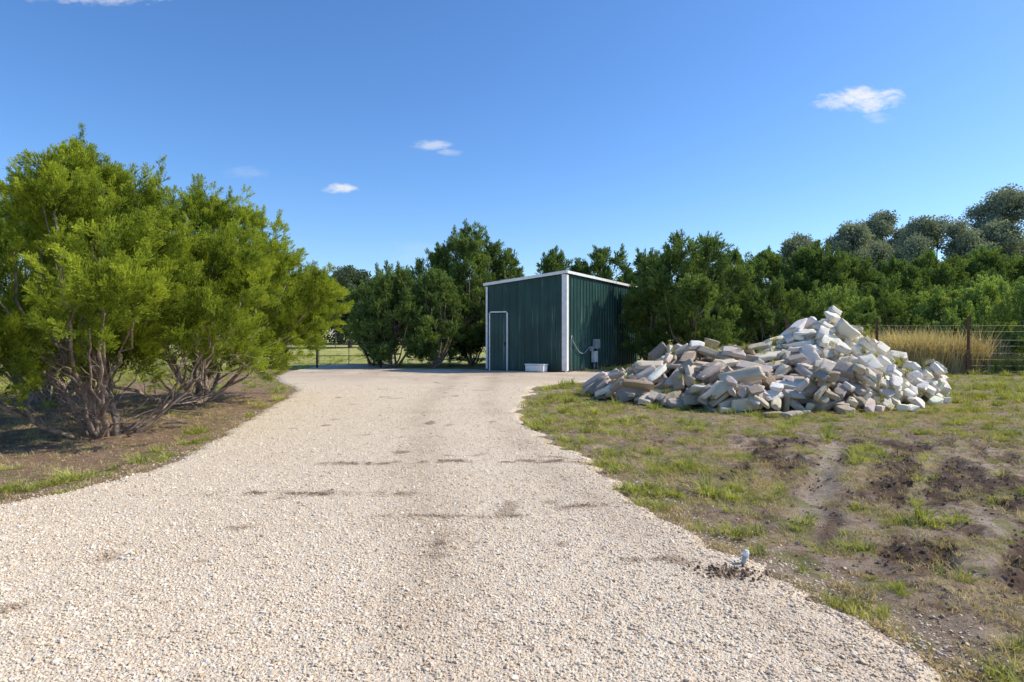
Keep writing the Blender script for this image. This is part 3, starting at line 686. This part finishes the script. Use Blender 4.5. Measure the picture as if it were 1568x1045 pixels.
    m=240;gxw=r.uniform(2.2,9.2,m);gyw=ycf(gxw)-wff(gxw)*r.uniform(.0,1.1,m)
    k=fbm(gxw*1.3,gyw*1.3,3)>.5;gxw=gxw[k];gyw=gyw[k];m=len(gxw);zz=samp(Hm,gxw,gyw)-.10
    scatter('pile_weeds',np.stack([gxw,gyw,zz],1),np.stack([r.normal(0,.3,m),r.normal(0,.3,m),r.uniform(0,6,m)],1),r.uniform(.2,.42,m),r.normal(.2,.2,m),T_weed,o)
pile()
# ---------------------------------------------------------------- fences and gate
mrust=simple('rusty_steel',(.15,.065,.038),.8,.2,.35,20)
mwire=simple('galvanised_wire',(.26,.22,.19),.6,.3,.2,20)
mpost=simple('dark_green_pipe',(.035,.045,.035),.5,.3,.2,12)
mold=simple('weathered_wood',(.22,.18,.14),.9,0,.3,12)
def fence(name,A,B,H,sp,postm,mesh=True,pw=.065):
    A=np.array(A,float);B=np.array(B,float);L=np.linalg.norm(B-A);d=(B-A)/L;par=empty(name,(0,0,0));yaw=math.atan2(d[1],d[0]);Mz=np.array(Matrix.Rotation(yaw,3,'Z'))
    mb=MB();n=int(L/sp)+1
    for i in range(n):
        q=A+d*i*sp;z=float(hgt(np.array([q[0]]),np.array([q[1]]))[0])
        mb.box((q[0],q[1],z+H/2),(pw,.014,H+.3),Mz);mb.box((q[0],q[1]+.03,z+H/2),(.014,.04,H+.3),Mz)
    mb.obj('posts',postm,par)
    mb=MB()
    for h_ in (.12,.3,.5,.72,.95,1.15,H-.32,H-.12):
        if h_>H: continue
        m=int(L/sp)*4+1;tt=np.linspace(0,1,m);P=A[None]+(B-A)[None]*tt[:,None];P=np.column_stack([P,h_-.015*np.abs(np.sin(tt*L/sp*math.pi))+low(P[:,0],P[:,1])]);mb.tube(P,.006,3)
    if mesh:
        for s in np.arange(0,L,.3):
            q=A+d*s;mb.tube(np.array([[q[0],q[1],.05],[q[0],q[1],.6],[q[0],q[1],1.15]]),.004,3)
    mb.obj('wires',mwire,par);return par
fence('wire_fence',(9.2,21.0),(27.2,20.2),1.75,2.95,mrust,True,.09)
fence('wire_fence',(-8.9,24.6),(-30,27),1.25,3,mpost)
gate=empty('pipe_gate',(0,0,0))
mb=MB();gz=-.02
for xx in (-8.85,-7.65,-5.15): mb.tube(np.array([[xx,24.6,gz-.2],[xx,24.6,.7],[xx,24.6,1.15]]),.04,8)
mb.obj('posts',mpost,gate,True)
mb=MB()
for zz in (.18,.50,.98):
    mb.tube(np.array([[-7.58,24.6,zz],[-6.4,24.6,zz],[-5.22,24.6,zz]]),.014,6);mb.tube(np.array([[-8.8,24.6,zz],[-8.2,24.6,zz],[-7.7,24.6,zz]]),.008,6)
for xx in (-7.58,-6.4,-5.22): mb.tube(np.array([[xx,24.6,.18],[xx,24.6,.6],[xx,24.6,.98]]),.014,6)
mb.obj('rails',mpost,gate,True)
fence('pasture_fence',(-40,56),(10,58),1.2,4,mold,False)
mb=MB();ws=empty('white_stub_pipe',(0,0,0));wx_,wy_=1.33,3.60
zg=max(float(hgt(np.array([wx_]),np.array([wy_]))[0]),float(low(np.array([wx_]),np.array([wy_]))[0])+.02)
mb.tube(np.array([[wx_,wy_,zg-.05],[wx_+.003,wy_,zg+.03],[wx_+.010,wy_,zg+.06]]),[.014,.014,.013],10);mb.obj('pipe',mgreybox,ws,True)
mb=MB();mb.tube(np.array([[wx_+.010,wy_,zg+.055],[wx_+.014,wy_,zg+.072],[wx_+.018,wy_,zg+.086]]),[.018,.019,.012],9);mb.obj('cap',mwh,ws)
# ---------------------------------------------------------------- world, sun
w=bpy.data.worlds.new('World');S.world=w;w.use_nodes=True;t=NT(w.node_tree)
bg=t.N['Background'];sky=t.n('ShaderNodeTexSky',sky_type='NISHITA');sky.sun_disc=False;sky.sun_elevation=SUN_EL;sky.sun_rotation=SUN_AZ
sky.altitude=300;sky.air_density=1.0;sky.dust_density=.5;sky.ozone_density=3.8
d=t.n('ShaderNodeTexCoord').outputs['Generated'];sp=t.n('ShaderNodeSeparateXYZ');t.L.new(d,sp.inputs[0])
yy=t.math('MAXIMUM',sp.outputs[1],.02);u=t.math('DIVIDE',sp.outputs[0],yy);vv=t.math('DIVIDE',sp.outputs[2],yy)
cb=t.n('ShaderNodeCombineXYZ');t.L.new(u,cb.inputs[0]);t.L.new(t.math('MULTIPLY',vv,2.2),cb.inputs[1])
nz=t.noise(cb.outputs[0],22,7,.6,.4);nz2=t.noise(cb.outputs[0],70,5,.6)
tot=None
for (u0,v0,a_,b_,op) in ((.56,.376,.070,.022,.95),(.515,.366,.04,.012,.7),(.585,.345,.03,.010,.3),(-.129,.302,.036,.009,.5),(-.10,.29,.024,.006,.35),(-.275,.232,.038,.009,.85),(-.43,.257,.04,.012,.12),(-.66,.540,.12,.016,.6),(-.155,.132,.06,.02,.10)):
    e=t.math('ADD',t.math('POWER',t.math('ABSOLUTE',t.math('DIVIDE',t.math('SUBTRACT',u,u0),a_)),2),t.math('POWER',t.math('ABSOLUTE',t.math('DIVIDE',t.math('SUBTRACT',vv,v0),b_)),2))
    e=t.math('ADD',e,t.math('ADD',t.math('MULTIPLY',t.math('SUBTRACT',nz,.5),3.2),t.math('MULTIPLY',t.math('SUBTRACT',nz2,.5),1.3)))
    m=t.math('MULTIPLY',t.mr(e,1.1,-.5),op);tot=m if tot is None else t.math('MAXIMUM',tot,m)
tot=t.math('MULTIPLY',tot,t.math('GREATER_THAN',sp.outputs[1],.05))
hs=t.n('ShaderNodeHueSaturation');hs.inputs['Saturation'].default_value=1.15;hs.inputs['Value'].default_value=1.17;t.L.new(sky.outputs[0],hs.inputs['Color'])
sc_=t.mix(1.0,hs.outputs[0],(.92,.99,1.12),'MULTIPLY')
c=t.mix(tot,sc_,(6.2,6.3,6.4));t.L.new(c,bg.inputs[0]);bg.inputs[1].default_value=.15
sl=bpy.data.lights.new('sun','SUN');sl.energy=5.0;sl.angle=math.radians(.5);sl.color=(1,.93,.80);so=link(bpy.data.objects.new('sun',sl))
dv=Vector((math.sin(SUN_AZ)*math.cos(SUN_EL),math.cos(SUN_AZ)*math.cos(SUN_EL),math.sin(SUN_EL)));so.rotation_euler=dv.to_track_quat('Z','Y').to_euler();so.location=(20,0,20)
# ---------------------------------------------------------------- camera
cam=bpy.data.cameras.new('camera');cam.sensor_width=36;cam.lens=960/1568*36;cam.shift_y=-10.5/1568;cam.clip_end=3000;cam.clip_start=.05
co=link(bpy.data.objects.new('camera',cam));co.location=(0,0,1.35);co.rotation_euler=(math.radians(90),0,0);S.camera=co
S.view_settings.view_transform='Standard';S.view_settings.look='None';S.view_settings.exposure=0
